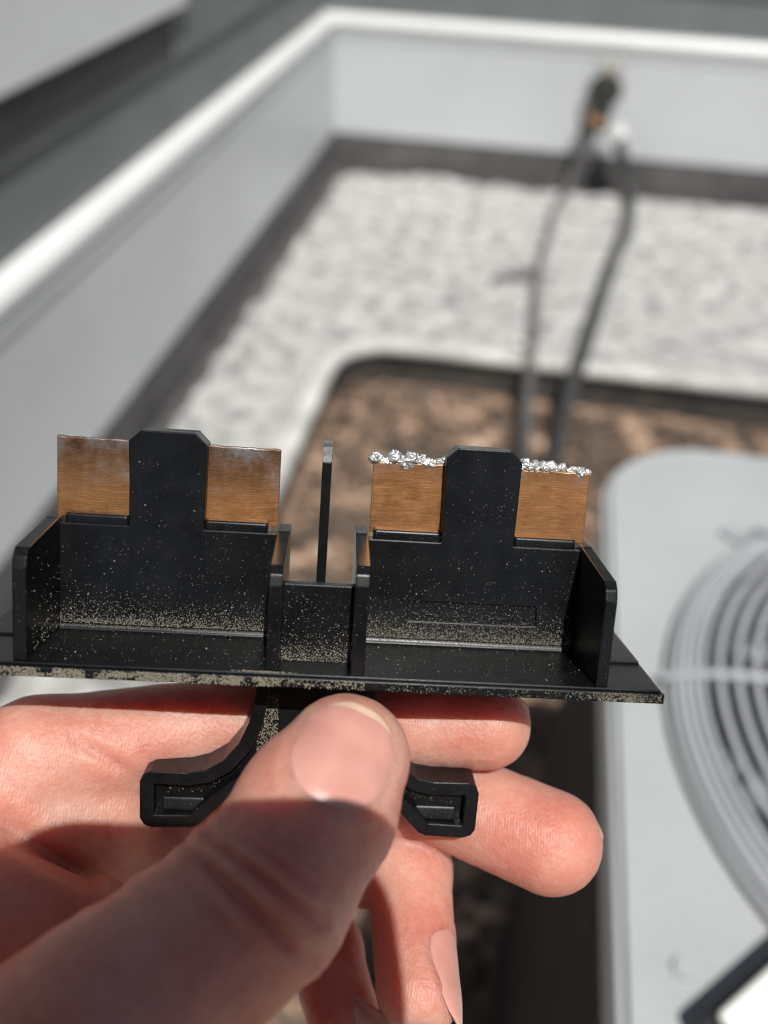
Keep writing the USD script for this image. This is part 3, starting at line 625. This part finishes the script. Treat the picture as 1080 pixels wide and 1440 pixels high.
def surface_nets(f, lo, hi, h, blk=6):
    n = np.ceil((np.array(hi) - lo) / (h * blk)).astype(int) * blk + 1
    lo = np.array(lo, float); nb = (n - 1) // blk
    c = np.stack(np.meshgrid(*[lo[i] + (np.arange(nb[i]) + .5) * h * blk for i in range(3)], indexing='ij'), -1).reshape(-1, 3)
    dc = np.concatenate([sdf_base(x) for x in np.array_split(c, max(1, len(c) // 60000))]).reshape(nb)
    act = np.abs(dc) < h * blk * .87 + 2.0
    grid = np.kron(np.sign(dc), np.ones((blk, blk, blk))).astype(np.float32) * 9
    grid = np.pad(grid, ((0, 1),) * 3, mode='edge'); need = np.zeros(n, bool)
    for b in np.argwhere(act):
        a = b * blk; need[a[0]:a[0] + blk + 1, a[1]:a[1] + blk + 1, a[2]:a[2] + blk + 1] = True
    ix = np.argwhere(need); val = np.concatenate([f(lo + x * h) for x in np.array_split(ix, max(1, len(ix) // 120000))])
    grid[need] = val
    # nothing open at the border: close the surface there
    for ax in range(3):
        sl = [slice(None)] * 3
        for e in (0, -1): sl[ax] = e; grid[tuple(sl)] = np.maximum(grid[tuple(sl)], .3)
    inside = grid < 0
    cn = [inside[i:n[0] - 1 + i, j:n[1] - 1 + j, k:n[2] - 1 + k] for i in (0, 1) for j in (0, 1) for k in (0, 1)]
    tot = sum(x.astype(np.int8) for x in cn); cells = np.argwhere((tot > 0) & (tot < 8))
    vid = np.full(n - 1, -1, np.int64); vid[tuple(cells.T)] = np.arange(len(cells))
    acc = np.zeros((len(cells), 3)); cnt = np.zeros(len(cells)); cs = [(i, j, k) for i in (0, 1) for j in (0, 1) for k in (0, 1)]
    for a in cs:
        for ax in range(3):
            if a[ax]: continue
            b = list(a); b[ax] = 1
            va = grid[cells[:, 0] + a[0], cells[:, 1] + a[1], cells[:, 2] + a[2]]; vb = grid[cells[:, 0] + b[0], cells[:, 1] + b[1], cells[:, 2] + b[2]]
            m = (va < 0) != (vb < 0); t = np.where(m, va / np.where(m, va - vb, 1), 0)
            pt = np.tile(np.array(a, float), (len(cells), 1)); pt[:, ax] += t
            acc += pt * m[:, None]; cnt += m
    v = lo + (cells + acc / cnt[:, None]) * h
    faces = []
    for ax in range(3):
        o1, o2 = [(1, 2), (2, 0), (0, 1)][ax]
        sl0 = [slice(0, n[i]) for i in range(3)]; sl1 = list(sl0); sl0[ax] = slice(0, n[ax] - 1); sl1[ax] = slice(1, n[ax])
        A0, A1 = inside[tuple(sl0)], inside[tuple(sl1)]
        e = np.argwhere(A0 != A1); ok = (e[:, o1] > 0) & (e[:, o2] > 0) & (e[:, o1] < n[o1] - 1) & (e[:, o2] < n[o2] - 1); e = e[ok]
        def at(d1, d2):
            q = e.copy(); q[:, o1] += d1; q[:, o2] += d2; return vid[tuple(q.T)]
        qd = np.stack([at(-1, -1), at(0, -1), at(0, 0), at(-1, 0)], 1)
        flip = ~A0[tuple(e.T)]; qd[flip] = qd[flip][:, ::-1]; faces.append(qd)
    qd = np.vstack(faces); qd = qd[(qd >= 0).all(1)]
    return trimesh.Trimesh(v, np.vstack([qd[:, :3], qd[:, [0, 2, 3]]]), process=False)
hand = surface_nets(sdf, (-118, 18, 84), (54, 150, 212), .54)
def relax(m, n):                                       # smoothing that keeps the volume
    from scipy.sparse import coo_matrix, diags
    f = m.faces; e = np.vstack([f[:, [0, 1]], f[:, [1, 2]], f[:, [2, 0]]]); e = np.vstack([e, e[:, ::-1]]); k = len(m.vertices)
    W_ = coo_matrix((np.ones(len(e)), (e[:, 0], e[:, 1])), (k, k)).tocsr(); W_.data[:] = 1
    deg = np.maximum(np.asarray(W_.sum(1)).ravel(), 1); L_ = diags(1 / deg) @ W_; v0 = v = np.array(m.vertices)
    for _ in range(n):
        for q in (.5, -.515): v = v + q * (L_ @ v - v)
    d = v - v0; l = np.linalg.norm(d, axis=1); v = v0 + d * np.minimum(1, .35 / np.maximum(l, 1e-9))[:, None]
    return trimesh.Trimesh(v, f, process=False)
hand = relax(hand, 5)
big = hand.split(only_watertight=False)
hand = max(big, key=lambda c: len(c.faces)) if len(big) > 1 else hand
PO = EYE + M @ np.array([-.11, .14, .125])
def to_world(vmm): return EYE + (np.asarray(vmm) / 1000) @ M.T - PO
person = thing('person', 'bare left hand pinching the black pull-out by its handle, thumb nail towards us', 'person', PO)
hm_ = trimesh.Trimesh(to_world(hand.vertices), hand.faces, process=False)
if hm_.volume < 0: hm_.invert()
body = obj('hand', hm_, LK['skin'], person, smooth=60)
def build_nail(N):
    p0, d, e1, e2, hl, hw, nm, lab = N; n = 41
    a = np.linspace(-1, 1, n); uu, vv = np.meshgrid(a, a, indexing='ij')
    # square to superellipse
    u = uu * (1 - np.abs(vv) ** 3 / 3.1) ; v = vv * (1 - np.abs(uu) ** 3 / 3.1)
    q = p0 + u.reshape(-1, 1) * hl * e1 + v.reshape(-1, 1) * hw * e2 - d * 9
    t = np.zeros(len(q)); 
    for _ in range(60): t = np.minimum(t + sdf_base(q + t[:, None] * d) * .8, 9 + 8.5)
    rho = np.maximum(np.abs(uu), np.abs(vv)).ravel()
    tt = t.reshape(n, n); k0 = int(n * .50)             # a nail runs on straight where the fingertip curves away
    sl_ = (tt[k0] - tt[k0 - 6]) / 6; lin = tt[k0] + sl_ * np.arange(n - k0)[:, None]
    tt[k0:] = np.minimum(tt[k0:], lin + .45 * (tt[k0:] - lin)); t = tt.ravel()
    tipf = np.clip((uu.ravel() - .55) / .45, 0, 1)
    rs = np.maximum(np.abs(vv) ** 1.0, np.maximum(-uu, 0)).ravel(); h = .30 * (1 - rs ** 6) - .12 - .10 * tipf + .025 * np.sin(vv.ravel() * 19) * (1 - rho)
    P = q + (t - h)[:, None] * d
    P = np.vstack([P, P[-n:] + d * .55 - e1 * .12]); nr = n + 1
    idx = np.arange(nr * n).reshape(nr, n); qd = np.stack([idx[:-1, :-1], idx[:-1, 1:], idx[1:, 1:], idx[1:, :-1]], -1)
    def surf(sel):
        k = qd[sel].reshape(-1, 4); f = np.vstack([k[:, :3], k[:, [0, 2, 3]]])
        m = trimesh.Trimesh(to_world(P), f, process=False); m.remove_unreferenced_vertices()
        if (m.face_normals @ (M @ d)).mean() > 0: m.invert()
        return m
    cut = int(n * .905)
    nl = obj('nail', surf(np.s_[:cut]), LK['nail'], person, smooth=50)
    obj('nail_edge', surf(np.s_[cut - 0:]), LK['nail_tip'], nl, smooth=50)
for N in NAILS: build_nail(N)
sl = tube(to_world(spline([(-97, 126, 128), (-118, 165, 112), (-140, 215, 80), (-165, 300, 20), (-185, 380, -60)], 24)), np.linspace(.031, .048, 24), 28)
obj('sleeve', sl, LK['sleeve'], person, smooth=60)

# ------------------------------------------------------------------ the telephone that takes the picture (its shadow falls on the hand)
ph = thing('phone', 'dark slab of a mobile phone held just behind the lens, out of frame', 'phone', matrix=np.r_[np.c_[np.stack([cx, cy, cz]), np.zeros(3)], [[*EYE, 1]]])
PXL, PXR, PTOP, PBOT = -.041, .0315, .0150, -.132
obj('phone_body', extrude_xy(sg.box(PXL + .017, PBOT + .017, PXR - .017, PTOP - .017).buffer(.017, quad_segs=16), .0015, .0095), LK['phone'], ph, smooth=30)
